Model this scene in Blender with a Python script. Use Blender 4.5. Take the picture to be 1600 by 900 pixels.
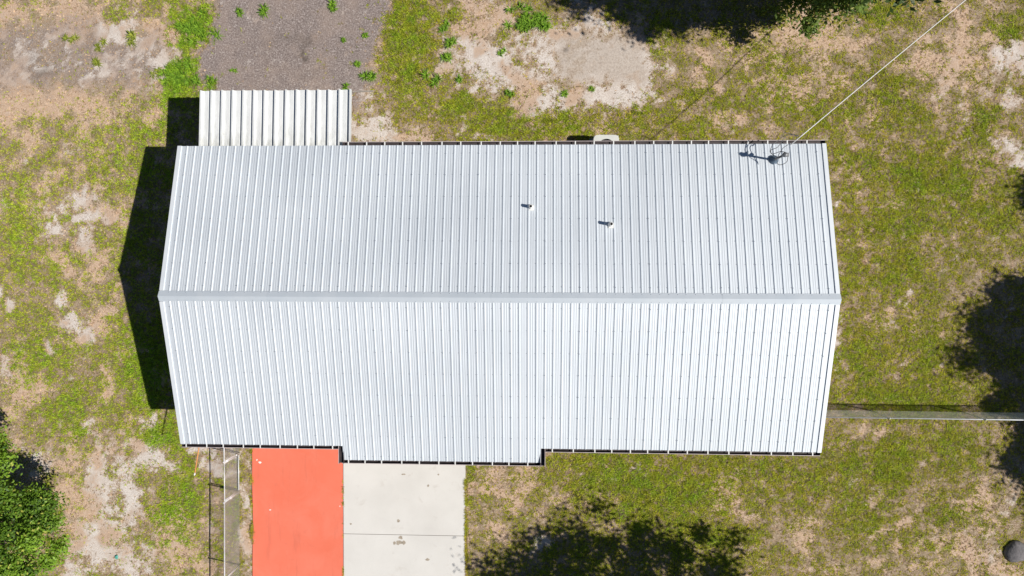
import bpy, math, random
import numpy as np
from mathutils import Vector

for o in list(bpy.data.objects):
    bpy.data.objects.remove(o, do_unlink=True)
SC = bpy.context.scene
COL = SC.collection
R = math.radians

# ------------------------------------------------------------------ camera (a drone about 22 m up, looking almost straight down)
cam_d = bpy.data.cameras.new('drone_camera')
cam = bpy.data.objects.new('drone_camera', cam_d)
COL.objects.link(cam)
cam.location = (1.2018, 0.7085, 21.7307)
cam.rotation_euler = (-0.0252, 0.0394, 0.0034)
cam_d.sensor_width = 36.0
cam_d.lens = 24.0075
cam_d.clip_start = 0.1
cam_d.clip_end = 2000.0
SC.camera = cam

# ------------------------------------------------------------------ sky, sun, exposure
SUN = Vector((0.9124, -0.18, 1.0)).normalized()
world = bpy.data.worlds.new('World')
SC.world = world
world.use_nodes = True
wn = world.node_tree.nodes
wl = world.node_tree.links
wn.clear()
sky = wn.new('ShaderNodeTexSky')
sky.sky_type = 'NISHITA'
sky.sun_disc = False
sky.sun_elevation = math.asin(SUN.z)
sky.sun_rotation = math.atan2(SUN.x, SUN.y)
sky.air_density = 0.85
sky.dust_density = 0.0
sky.ozone_density = 1.8
bg = wn.new('ShaderNodeBackground')
bg.inputs['Strength'].default_value = 0.05
wo = wn.new('ShaderNodeOutputWorld')
wl.new(sky.outputs[0], bg.inputs[0])
wl.new(bg.outputs[0], wo.inputs[0])

sun_d = bpy.data.lights.new('sun', 'SUN')
sun_d.energy = 5.0
sun_d.angle = R(0.53)
sun_d.color = (1.0, 0.955, 0.88)
sun_o = bpy.data.objects.new('sun', sun_d)
COL.objects.link(sun_o)
sun_o.location = (30, -6, 33)
sun_o.rotation_euler = SUN.to_track_quat('Z', 'Y').to_euler()

SC.view_settings.view_transform = 'Standard'
SC.view_settings.look = 'None'
SC.view_settings.gamma = 1.0
SC.view_settings.use_curve_mapping = False
SC.view_settings.exposure = 0.1
SC.render.engine = 'CYCLES'

# ------------------------------------------------------------------ helpers
def obj(name, me, mat=None, parent=None):
    o = bpy.data.objects.new(name, me)
    COL.objects.link(o)
    if mat is not None and me is not None and not me.materials:
        me.materials.append(mat)
    if parent is not None:
        o.parent = parent
    return o

def empty(name, loc=(0, 0, 0)):
    o = bpy.data.objects.new(name, None)
    COL.objects.link(o)
    o.location = loc
    o.empty_display_size = 0.3
    return o

def tag(o, label=None, cat=None, group=None, kind=None):
    if label: o['label'] = label
    if cat: o['category'] = cat
    if group: o['group'] = group
    if kind: o['kind'] = kind
    return o

class MB:
    """collects polygons; build() links them as one mesh object"""
    def __init__(s, off=(0, 0, 0)):
        s.v = []; s.f = []; s.off = off
    def add(s, vs, fs):
        n = len(s.v)
        s.v += [tuple(p) for p in vs]
        s.f += [tuple(i + n for i in f) for f in fs]
        return s
    def box(s, x0, x1, y0, y1, z0, z1):
        return s.add([(x0,y0,z0),(x1,y0,z0),(x1,y1,z0),(x0,y1,z0),(x0,y0,z1),(x1,y0,z1),(x1,y1,z1),(x0,y1,z1)],
                     [(3,2,1,0),(4,5,6,7),(0,1,5,4),(1,2,6,5),(2,3,7,6),(3,0,4,7)])
    def prism(s, prof, axis, a, b):
        """closed 2-D profile extruded along x (prof = y,z) or y (prof = x,z) or z (prof = x,y)"""
        n = len(prof)
        mk = {'x': lambda t, p: (t, p[0], p[1]), 'y': lambda t, p: (p[0], t, p[1]), 'z': lambda t, p: (p[0], p[1], t)}[axis]
        vs = [mk(a, p) for p in prof] + [mk(b, p) for p in prof]
        fs = [(i, (i + 1) % n, n + (i + 1) % n, n + i) for i in range(n)]
        fs += [tuple(range(n))[::-1], tuple(range(n, 2 * n))]
        return s.add(vs, fs)
    def tube(s, pts, r, n=8, caps=True, r1=None):
        pts = [Vector(p) for p in pts]
        m = len(pts)
        vs = []; fs = []
        up = Vector((0, 0, 1))
        prev = None
        for i, p in enumerate(pts):
            d = (pts[min(i + 1, m - 1)] - pts[max(i - 1, 0)]).normalized()
            if prev is None:
                a = d.cross(up)
                if a.length < 1e-3: a = d.cross(Vector((1, 0, 0)))
            else:
                a = prev - d * prev.dot(d)
            a.normalize(); prev = a
            b = d.cross(a)
            rr = r if r1 is None else r + (r1 - r) * i / (m - 1)
            for k in range(n):
                t = 2 * math.pi * k / n
                vs.append(p + a * math.cos(t) * rr + b * math.sin(t) * rr)
        for i in range(m - 1):
            for k in range(n):
                fs.append((i*n + k, i*n + (k+1) % n, (i+1)*n + (k+1) % n, (i+1)*n + k))
        if caps:
            fs.append(tuple(range(n))[::-1]); fs.append(tuple(range((m-1)*n, m*n)))
        return s.add(vs, fs)
    def lathe(s, c, prof, n=20):
        """profile (radius, z) turned about the vertical through c"""
        vs = []; fs = []
        m = len(prof)
        for (r, z) in prof:
            for k in range(n):
                t = 2 * math.pi * k / n
                vs.append((c[0] + r * math.cos(t), c[1] + r * math.sin(t), c[2] + z))
        for i in range(m - 1):
            for k in range(n):
                fs.append((i*n + k, i*n + (k+1) % n, (i+1)*n + (k+1) % n, (i+1)*n + k))
        return s.add(vs, fs)
    def mesh(s, name, smooth=False):
        me = bpy.data.meshes.new(name)
        ox, oy, oz = s.off
        me.from_pydata([(x - ox, y - oy, z - oz) for x, y, z in s.v], [], s.f)
        if smooth:
            me.polygons.foreach_set('use_smooth', [True] * len(me.polygons))
        me.update()
        return me
    def build(s, name, mat, parent=None, smooth=False):
        o = obj(name, s.mesh(name, smooth), mat, parent)
        return o

def np_mesh(name, verts, nper, attr=None, mat=None, parent=None, quads=False):
    """mesh of separate polygons, nper vertices each"""
    n = len(verts)
    me = bpy.data.meshes.new(name)
    me.vertices.add(n)
    me.vertices.foreach_set('co', np.ascontiguousarray(verts, dtype=np.float32).ravel())
    npoly = n // nper
    me.loops.add(n)
    me.loops.foreach_set('vertex_index', np.arange(n, dtype=np.int32))
    me.polygons.add(npoly)
    me.polygons.foreach_set('loop_start', np.arange(0, n, nper, dtype=np.int32))
    me.polygons.foreach_set('loop_total', np.full(npoly, nper, dtype=np.int32))
    if attr is not None:
        a = me.attributes.new('tint', 'FLOAT_COLOR', 'POINT')
        c = np.ones((n, 4), dtype=np.float32); c[:, :3] = attr
        a.data.foreach_set('color', c.ravel())
    me.update(calc_edges=True)
    me.validate()
    return obj(name, me, mat, parent)

# value noise in numpy, so that the grass and the soil share one map of the yard
_rs = np.random.RandomState(11)
_T = _rs.rand(256, 256)
def vnoise(x, y):
    xi = np.floor(x).astype(int); yi = np.floor(y).astype(int)
    fx = x - xi; fy = y - yi
    fx = fx*fx*(3 - 2*fx); fy = fy*fy*(3 - 2*fy)
    a = _T[xi & 255, yi & 255]; b = _T[(xi+1) & 255, yi & 255]
    c = _T[xi & 255, (yi+1) & 255]; d = _T[(xi+1) & 255, (yi+1) & 255]
    return (a*(1-fx) + b*fx)*(1-fy) + (c*(1-fx) + d*fx)*fy
def fbm(x, y, s, o=4, seed=0):
    t = 0; w = 1; n = 0
    for i in range(o):
        ca, sa = math.cos(1.1*i + seed), math.sin(1.1*i + seed)
        t = t + w * vnoise((x*ca - y*sa)*s + 37.7*seed + 11*i, (x*sa + y*ca)*s + 17.3*seed)
        n += w; w *= .55; s *= 2.1
    return t / n
def smooth(a, b, x):
    t = np.clip((x - a) / (b - a), 0, 1)
    return t*t*(3 - 2*t)

# ------------------------------------------------------------------ materials
MATS = {}
class NT:
    def __init__(s, name):
        s.m = bpy.data.materials.new(name); s.m.use_nodes = True
        s.n = s.m.node_tree.nodes; s.l = s.m.node_tree.links
        s.b = s.n['Principled BSDF']
        MATS[name] = s.m
    def new(s, t, **kw):
        x = s.n.new(t)
        for k, v in kw.items(): setattr(x, k, v)
        return x
    def noise(s, scale, detail=4, rough=.55, vec=None, dist=0):
        x = s.new('ShaderNodeTexNoise')
        x.inputs['Scale'].default_value = scale; x.inputs['Detail'].default_value = detail
        x.inputs['Roughness'].default_value = rough; x.inputs['Distortion'].default_value = dist
        s.l.new(vec if vec is not None else s.coord(), x.inputs['Vector'])
        return x.outputs['Fac']
    def coord(s, kind='Object'):
        if not hasattr(s, '_tc'): s._tc = s.new('ShaderNodeTexCoord')
        return s._tc.outputs[kind]
    def ramp(s, fac, stops, interp='LINEAR'):
        x = s.new('ShaderNodeValToRGB'); e = x.color_ramp.elements
        x.color_ramp.interpolation = interp
        e[0].position, e[0].color = stops[0][0], (*stops[0][1], 1)
        e[1].position, e[1].color = stops[-1][0], (*stops[-1][1], 1)
        for p, c in stops[1:-1]:
            k = e.new(p); k.color = (*c, 1)
        s.l.new(fac, x.inputs[0]); return x.outputs[0]
    def mix(s, fac, a, b, mode='MIX'):
        x = s.new('ShaderNodeMix', data_type='RGBA', blend_type=mode)
        for i, q in ((0, fac), (6, a), (7, b)):
            if hasattr(q, 'default_value') or hasattr(q, 'is_linked'): s.l.new(q, x.inputs[i])
            elif isinstance(q, tuple): x.inputs[i].default_value = (*q, 1)
            else: x.inputs[i].default_value = q
        return x.outputs[2]
    def math(s, op, a, b=0.0, clamp=False):
        x = s.new('ShaderNodeMath', operation=op, use_clamp=clamp)
        for i, q in ((0, a), (1, b)):
            if isinstance(q, (int, float)): x.inputs[i].default_value = q
            else: s.l.new(q, x.inputs[i])
        return x.outputs[0]
    def attr(s, name, out='Fac'):
        x = s.new('ShaderNodeAttribute'); x.attribute_name = name; return x.outputs[out]
    def col(s, c):
        if isinstance(c, tuple): s.b.inputs['Base Color'].default_value = (*c, 1)
        else: s.l.new(c, s.b.inputs['Base Color'])
    def set(s, rough=.6, metal=0., spec=.4):
        s.b.inputs['Roughness'].default_value = rough; s.b.inputs['Metallic'].default_value = metal
        s.b.inputs['Specular IOR Level'].default_value = spec; return s
    def bump(s, h, strength=.3, dist=.02):
        x = s.new('ShaderNodeBump'); x.inputs['Strength'].default_value = strength
        x.inputs['Distance'].default_value = dist
        s.l.new(h, x.inputs['Height']); s.l.new(x.outputs[0], s.b.inputs['Normal'])

def plain(name, c, rough=.6, metal=0., spec=.4, var=.15, scale=6.):
    t = NT(name); t.set(rough, metal, spec)
    f = t.noise(scale, 5)
    lo = tuple(q * (1 - var) for q in c); hi = tuple(min(q * (1 + var), 1) for q in c)
    t.col(t.ramp(f, [(.3, lo), (.7, hi)]))
    return t.m

# white-silver coated steel roofing: slight tone change from sheet to sheet, faint streaks down the slope
t = NT('roof_steel'); t.set(.45, .42, .5)
oi = t.new('ShaderNodeObjectInfo')
mp = t.new('ShaderNodeMapping'); mp.inputs['Scale'].default_value = (9, .5, 1)
t.l.new(t.coord(), mp.inputs[0])
st = t.noise(1.0, 5, .6, mp.outputs[0])
bl = t.noise(.35, 4)
f = t.math('ADD', t.math('MULTIPLY', st, .45), t.math('MULTIPLY', bl, .55))
base = t.ramp(f, [(.32, (.635, .68, .73)), (.68, (.715, .755, .80))])
base = t.mix(t.math('MULTIPLY', oi.outputs['Random'], .09), base, (.50, .53, .57))
t.col(base)
t.l.new(t.ramp(bl, [(.3, (.58,)*3), (.7, (.68,)*3)]), t.b.inputs['Roughness'])
t.bump(t.noise(2.2, 2), .12, .03)
t = NT('roof_trim'); t.set(.6, .3, .5)
t.col(t.ramp(t.noise(1.2, 4), [(.3, (.70, .74, .785)), (.7, (.79, .82, .85))]))
t = NT('ridge_steel'); t.set(.55, .42, .5)
t.col(t.ramp(t.noise(1.0, 5), [(.3, (.64, .70, .76)), (.7, (.74, .785, .83))])); t.bump(t.noise(3, 3), .12, .03)
plain('screw_head', (.24, .26, .30), .5, .4)
# aluminium pan roof with dirt washed against the house end
t = NT('pan_aluminium'); t.set(.5, .12, .5)
g = t.new('ShaderNodeSeparateXYZ'); t.l.new(t.coord('Generated'), g.inputs[0])
mp = t.new('ShaderNodeMapping'); mp.inputs['Scale'].default_value = (1, .35, 1)
t.l.new(t.coord('Object'), mp.inputs[0])
oi = t.new('ShaderNodeObjectInfo')
mp2 = t.new('ShaderNodeVectorMath', operation='ADD'); t.l.new(mp.outputs[0], mp2.inputs[0])
cmb = t.new('ShaderNodeCombineXYZ'); t.l.new(t.math('MULTIPLY', oi.outputs['Random'], 40), cmb.inputs[0]); t.l.new(cmb.outputs[0], mp2.inputs[1])
dn = t.noise(9, 6, .65, mp2.outputs[0])
near = t.math('POWER', t.math('SUBTRACT', 1.0, g.outputs[1], True), 3.0)
dirt = t.math('MULTIPLY', t.math('ADD', t.math('MULTIPLY', near, .85), .10), t.ramp(dn, [(.38, (0,)*3), (.72, (1,)*3)]))
clean = t.ramp(t.noise(3, 5, .6, mp2.outputs[0]), [(.3, (.66, .675, .68)), (.7, (.79, .80, .80))])
t.col(t.mix(dirt, clean, (.20, .19, .14)))
plain('brown_gutter', (.050, .040, .042), .55, 0, .35, .35, 8)
plain('gutter_lip', (.42, .36, .36), .5, 0, .4, .15, 5)
plain('white_paint', (.74, .74, .72), .5, 0, .4, .05, 4)
plain('stucco', (.34, .30, .25), .85, 0, .2, .06, 30)
plain('soffit_white', (.70, .70, .68), .7, 0, .3, .04, 5)
plain('galvanised', (.72, .74, .76), .45, .2, .5, .12, 12)
plain('galvanised_wire', (.62, .65, .66), .5, .2, .5, .12, 12)
plain('pipe_white', (.80, .80, .79), .5, 0, .4, .04, 20)
plain('hollow_shade', (.008, .008, .009), .8, 0, .2, .1, 10)  # near-black paint standing in for the shade inside hollow parts
plain('rubber_boot', (.10, .14, .19), .7, 0, .3, .2, 20)
plain('mast_grey', (.16, .165, .175), .5, .4, .4, .2, 20)
plain('cable_white', (.72, .71, .70), .6, 0, .3, .1, 20)
plain('cable_grey', (.15, .145, .15), .6, 0, .3, .2, 20)
plain('unit_beige', (.60, .61, .58), .5, 0, .4, .06, 6)
plain('fan_dark', (.02, .021, .023), .6, 0, .3, .3, 12)
plain('orange_wood', (.62, .28, .10), .7, 0, .3, .2, 8)
plain('glass_dark', (.03, .04, .05), .06, 0, .6, .1, 3)
plain('pole_wood', (.16, .12, .09), .85, 0, .2, .25, 5)
plain('teal_plastic', (.10, .36, .30), .5, 0, .4, .1, 9)
plain('weathered_board', (.30, .27, .24), .9, 0, .2, .25, 9)

# concrete
def concrete(name, lo, hi, stain, stain_amt, rough=.85):
    t = NT(name); t.set(rough, 0, .3)
    c = t.ramp(t.noise(.55, 6, .6), [(.3, lo), (.7, hi)])
    c = t.mix(t.math('MULTIPLY', t.ramp(t.noise(2.6, 6, .65, dist=.4), [(.60, (0,)*3), (.72, (1,)*3)]), stain_amt), c, stain)
    c = t.mix(t.math('MULTIPLY', t.ramp(t.noise(38, 3), [(.62, (0,)*3), (.75, (1,)*3)]), stain_amt), c, stain)
    t.col(c); t.bump(t.noise(60, 4), .15, .01)
    return t
concrete('concrete_pale', (.60, .58, .55), (.685, .665, .635), (.45, .41, .36), .32)
MATS_RED = concrete('concrete_red', (.74, .165, .095), (.80, .20, .125), (.58, .14, .09), .35)
t = MATS_RED
sm = t.noise(.9, 6, .65, dist=.8)
old = t.b.inputs['Base Color'].links[0].from_socket
c = t.mix(t.math('MULTIPLY', t.ramp(sm, [(.45, (0,)*3), (.72, (1,)*3)]), .30), old, (.80, .27, .19))
mp = t.new('ShaderNodeMapping'); mp.inputs['Scale'].default_value = (3.2, .35, 1); t.l.new(t.coord(), mp.inputs[0])
c = t.mix(t.math('MULTIPLY', t.ramp(t.noise(1.3, 6, .7, mp.outputs[0]), [(.56, (0,)*3), (.74, (1,)*3)]), .45), c, (.52, .13, .085))
t.col(c)
concrete('concrete_grey', (.28, .27, .26), (.38, .37, .35), (.18, .17, .16), .5)
plain('chalk', (.80, .74, .70), .9, 0, .2, .1, 30)
plain('mud_stain', (.36, .31, .25), .9, 0, .2, .3, 30)
t = NT('rock_grey'); t.set(.9, 0, .2)
t.col(t.ramp(t.noise(7, 8, .65), [(.3, (.13, .12, .125)), (.7, (.24, .225, .23))])); t.bump(t.noise(16, 6), .5, .03)
t = NT('bark'); t.set(.9, 0, .2)
t.col(t.ramp(t.noise(9, 6), [(.3, (.07, .055, .045)), (.7, (.17, .14, .115))])); t.bump(t.noise(20, 5), .6, .03)

# leaves and blades take their tint from the mesh
def leafmat(name, rough=.5, trans=.3, spec=.35):
    t = NT(name); t.set(rough, 0, spec)
    c = t.attr('tint', 'Color')
    t.col(c)
    tr = t.new('ShaderNodeBsdfTranslucent'); t.l.new(c, tr.inputs[0])
    mx = t.new('ShaderNodeMixShader'); mx.inputs[0].default_value = trans
    t.l.new(t.b.outputs[0], mx.inputs[1]); t.l.new(tr.outputs[0], mx.inputs[2])
    t.l.new(mx.outputs[0], t.n['Material Output'].inputs[0])
leafmat('leaf', .5, .35, .3)
leafmat('blade', .7, .25, .2)

# ground: thatch and soil, pale sand, grey shell gravel, old slab
t = NT('yard_ground'); t.set(.95, 0, .15)
gc = t.coord('Object')
fine = t.noise(22, 5, .75, gc); mid = t.noise(5.5, 5, .65, gc); big = t.noise(1.1, 4, .6, gc); grit = t.noise(21, 4, .8, gc); spk = t.noise(9, 5, .75, gc)
def brk(name, k=1.0, lo=.36, hi=.64):
    """map mask broken up by the grain of the soil"""
    a = t.attr(name)
    s = t.math('ADD', a, t.math('ADD', t.math('MULTIPLY', t.math('SUBTRACT', mid, .5), 1.1*k), t.math('MULTIPLY', t.math('SUBTRACT', fine, .5), 1.3*k)))
    m = t.new('ShaderNodeMapRange'); m.interpolation_type = 'SMOOTHSTEP'
    m.inputs[1].default_value = lo; m.inputs[2].default_value = hi
    t.l.new(s, m.inputs[0])
    return m.outputs[0]
th = t.ramp(t.math('ADD', t.math('MULTIPLY', fine, .6), t.math('MULTIPLY', spk, .4)), [(.32, (.085, .055, .036)), (.42, (.25, .172, .117)), (.52, (.43, .325, .245)), (.64, (.63, .535, .45))])
th = t.mix(t.ramp(mid, [(.42, (0,)*3), (.62, (.35,)*3)]), th, (.36, .285, .15))
rust = t.ramp(t.math('ADD', t.math('MULTIPLY', fine, .65), t.math('MULTIPLY', spk, .35)), [(.3, (.20, .12, .075)), (.45, (.45, .315, .215)), (.7, (.72, .56, .44))])
th = t.mix(t.math('MULTIPLY', t.attr('cover'), .7), th, (.12, .10, .035))  # darker moist thatch where grass is dense, shade among blades painted in too
th = t.mix(brk('dry', .6), th, rust)
sd = t.ramp(fine, [(.28, (.34, .28, .24)), (.42, (.52, .455, .41)), (.55, (.64, .585, .54)), (.72, (.78, .73, .69))])
sd = t.mix(t.ramp(big, [(.42, (0,)*3), (.66, (.55,)*3)]), sd, (.52, .435, .375))
gv = t.ramp(grit, [(.28, (.06, .047, .045)), (.44, (.20, .16, .148)), (.56, (.30, .25, .232)), (.66, (.52, .47, .45)), (.76, (.82, .78, .75))])
gv = t.mix(t.ramp(mid, [(.45, (0,)*3), (.7, (.4,)*3)]), gv, (.15, .12, .112))
gv = t.mix(t.ramp(big, [(.45, (0,)*3), (.72, (.5,)*3)]), gv, (.36, .275, .225))
cn = t.ramp(t.noise(14, 6, .75, gc), [(.3, (.24, .19, .155)), (.5, (.42, .355, .30)), (.7, (.56, .49, .43))])
c = t.mix(brk('gravel', .8, .25, .75), th, gv)
dr = brk('dry', .7, .30, .75)
sf = t.math('MULTIPLY', brk('sand', .9, .16, .86), t.math('SUBTRACT', 1.0, t.math('MULTIPLY', dr, .55)))
c = t.mix(sf, c, sd)
c = t.mix(t.math('MULTIPLY', t.math('MULTIPLY', dr, t.attr('sand')), .6), c, (.44, .29, .19))
c = t.mix(t.math('MULTIPLY', brk('slab', .8, .1, .95), .7), c, cn)
c = t.mix(t.attr('stain'), c, (.075, .06, .05))
t.col(c)
hh = t.math('ADD', t.math('MULTIPLY', fine, .6), t.math('MULTIPLY', grit, .4))
t.bump(hh, .55, .03)

# ------------------------------------------------------------------ map of the yard (metres; x east along the ridge, y north)
SAND="-12.72 8.37 0.72 0.41 0.90|-12.18 8.88 0.41 0.37 0.60|-15.06 8.19 1.12 0.61 0.40|-15.92 7.48 0.82 0.45 0.35|-11.35 7.85 0.72 0.51 0.45|-11.57 7.03 0.72 0.51 0.40|-14.61 1.97 0.49 0.33 1.00|-13.43 2.29 0.61 0.29 0.80|-12.68 2.35 0.33 0.16 0.70|-13.63 3.12 0.61 0.37 0.55|-13.44 1.60 0.29 0.57 0.70|-14.32 2.77 0.74 0.37 0.40|-14.43 -0.22 0.22 0.37 0.90|-14.11 -0.85 0.37 0.37 1.00|-13.65 -1.37 0.27 0.53 0.80|-15.96 -0.33 0.16 0.12 0.80|-16.37 -0.02 0.18 0.25 0.60|-14.77 -1.80 0.18 0.27 0.60|-16.19 -2.48 0.41 0.45 0.70|-14.14 -3.06 0.25 0.20 0.40|-13.62 -4.27 0.29 0.29 0.80|-14.81 -4.44 0.25 0.16 0.40|-11.58 -4.33 0.31 0.35 0.80|-15.00 -5.44 0.53 0.37 0.70|-15.27 -6.03 0.41 0.29 0.50|-13.10 -6.04 0.41 0.94 1.00|-12.25 -6.52 0.35 1.02 1.00|-11.63 -5.45 0.65 0.45 0.95|-12.55 -4.98 0.74 0.20 0.70|-10.91 -5.59 0.49 0.37 0.55|-13.01 -6.95 0.49 0.53 0.80|-13.35 -8.34 0.65 0.82 1.10|-13.79 -9.21 0.57 0.53 0.90|-12.17 -9.00 0.74 0.70 0.85|-12.48 -7.94 0.57 0.37 0.70|-11.41 -8.77 0.45 0.53 0.60|-9.31 -5.42 0.51 0.45 0.75|-9.71 -5.24 0.31 0.20 0.70|-8.30 -6.77 0.18 1.23 0.55|-8.35 -8.67 0.18 0.82 0.60|-9.16 -8.05 0.29 0.82 0.35|-4.02 5.13 0.70 0.39 1.00|-4.27 5.86 0.49 0.29 0.70|-3.67 6.22 0.41 0.20 0.40|-4.58 5.55 0.29 0.61 0.60|14.13 7.32 0.25 0.94 0.50|15.66 7.38 0.51 0.45 0.95|14.92 6.14 0.41 0.25 0.45|13.57 6.50 0.37 0.45 0.55|15.59 6.13 0.41 0.29 0.70|14.56 5.06 0.29 0.33 0.40|15.64 4.78 0.33 0.29 0.70|16.11 4.25 0.29 0.33 0.80|13.39 7.91 0.33 0.25 0.40|14.20 8.68 0.29 0.45 0.50|10.81 2.90 0.18 0.12 0.70|10.63 -1.70 0.14 0.70 0.70|10.73 -0.36 0.16 0.20 0.40|12.72 -0.31 0.20 0.27 0.40|12.34 -0.79 0.29 0.16 0.35|15.29 6.92 0.25 0.61 0.40|4.14 -5.41 0.14 0.12 0.60|3.64 -6.06 0.20 0.16 0.30|1.65 -7.95 0.49 0.25 0.50|0.99 -8.48 0.41 0.25 0.45|4.86 5.00 0.16 0.12 0.60|7.26 5.11 0.29 0.12 0.60|10.79 4.58 0.16 0.16 0.30|14.15 6.14 0.51 0.61 0.30|15.17 -8.00 0.82 0.61 0.30|15.96 -6.57 0.41 0.82 0.35|-13.83 4.47 0.33 0.20 0.30|-15.76 4.27 0.29 0.20 0.35|-16.21 2.81 0.20 0.29 0.30"
PADSAND="-0.28 7.34 1.35 0.82 0.90|1.33 7.63 1.23 0.92 0.70|2.94 7.31 1.43 0.82 0.80|4.04 7.01 0.82 0.98 0.85|3.45 6.25 1.43 0.33 1.00|1.34 6.07 0.74 0.33 0.80|1.74 5.66 0.37 0.20 0.70|-0.49 8.15 0.82 0.72 0.60|-0.99 6.64 0.53 0.45 0.60|4.34 7.80 0.57 0.61 0.60|-1.91 7.26 0.33 0.53 0.50|2.33 8.42 1.23 0.61 0.60|-0.90 8.95 0.82 0.37 0.60|4.45 5.91 0.33 0.29 0.50|-0.48 4.93 0.82 0.20 0.45|-1.30 5.23 0.49 0.25 0.40|-2.93 5.00 0.61 0.20 0.50|-15.07 7.68 1.12 0.53 0.55|-13.15 7.25 1.02 0.41 0.50|-11.41 7.54 0.78 0.65 0.60|-15.72 6.71 0.82 0.29 0.60|-13.99 8.18 0.61 0.41 0.50"
DRY="-0.59 8.65 0.92 0.45 1.00|-1.30 8.36 0.45 0.61 0.70|0.73 6.47 0.45 0.49 1.00|2.14 6.42 0.45 0.37 0.80|1.73 8.06 0.82 0.25 0.80|4.04 6.91 0.33 0.20 0.80|4.33 8.00 0.29 0.61 0.80|-1.71 6.85 0.29 0.41 0.50|0.53 7.24 0.37 0.20 0.50|-2.93 5.00 0.82 0.20 0.70|-4.17 6.26 0.41 0.61 0.50|-15.09 6.13 1.84 0.45 0.80|-13.38 6.32 1.23 0.41 0.80|-14.20 8.70 1.23 0.51 0.35|-15.69 8.92 0.82 0.51 0.60|-11.44 8.67 0.51 0.25 0.35|-13.24 0.52 0.51 0.51 0.70|-14.30 1.45 0.41 0.51 0.50|-13.25 -0.95 0.37 0.51 0.50|-15.66 -3.28 0.61 0.51 0.70|-16.21 -3.92 0.51 0.41 0.70|-14.18 -5.59 0.61 0.41 0.40|-13.31 -5.16 0.61 0.41 0.50|-12.23 -5.14 0.41 0.29 0.40|-14.09 -7.08 0.61 0.61 0.70|-10.76 -8.29 0.51 0.82 0.40|-8.29 -5.93 0.16 0.82 0.60|-8.26 -7.82 0.14 1.23 0.60|-9.15 -7.00 0.20 0.41 0.50|0.16 -6.22 1.02 1.02 0.60|-0.45 -7.68 0.61 1.02 0.50|0.36 -4.97 0.92 0.20 0.60|1.40 -6.82 0.61 0.61 0.40|5.65 -4.90 0.41 0.16 0.30|7.08 -6.72 0.61 0.29 0.70|7.47 -6.30 0.41 0.41 0.60|6.13 6.99 0.82 0.61 0.60|6.92 7.38 1.23 0.41 0.60|9.47 7.95 1.23 0.45 0.80|11.03 7.93 1.02 0.51 0.60|13.18 6.93 0.82 1.02 0.70|14.70 7.90 1.23 1.02 0.60|9.09 6.57 1.23 0.61 0.40|6.54 5.59 1.23 0.33 0.50|11.06 5.57 0.61 0.41 0.50|10.70 3.99 0.41 0.25 0.40|11.34 0.41 0.61 0.20 0.40|11.75 -0.39 0.61 0.41 0.50|13.90 -0.78 0.41 0.49 0.40|15.16 4.17 0.61 0.61 0.50|11.81 -4.41 0.61 0.29 0.60|13.00 -4.80 0.37 0.49 0.50|10.63 -4.63 0.25 0.20 0.50|10.86 -6.45 0.45 0.25 0.60|11.84 -6.23 0.29 0.20 0.50|9.49 -7.90 0.82 0.53 0.60|8.89 -7.71 0.61 0.61 0.50|10.08 -7.48 0.33 0.29 0.50|12.07 -7.85 0.61 0.61 0.40|15.19 -6.78 0.92 0.92 0.80|15.75 -5.97 0.61 0.82 0.70|14.43 -8.01 1.02 0.61 0.90|15.61 -8.59 0.82 0.41 0.90|13.46 -8.44 0.82 0.41 0.60|13.23 -6.61 0.61 0.49 0.50|12.45 -7.24 0.61 0.29 0.50|11.49 -8.48 0.82 0.29 0.50|10.36 0.80 0.25 0.61 0.30|3.36 5.11 0.82 0.25 0.50|5.56 5.10 0.61 0.20 0.40|2.15 5.22 0.41 0.33 0.40|8.33 5.19 0.82 0.20 0.40"
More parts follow.
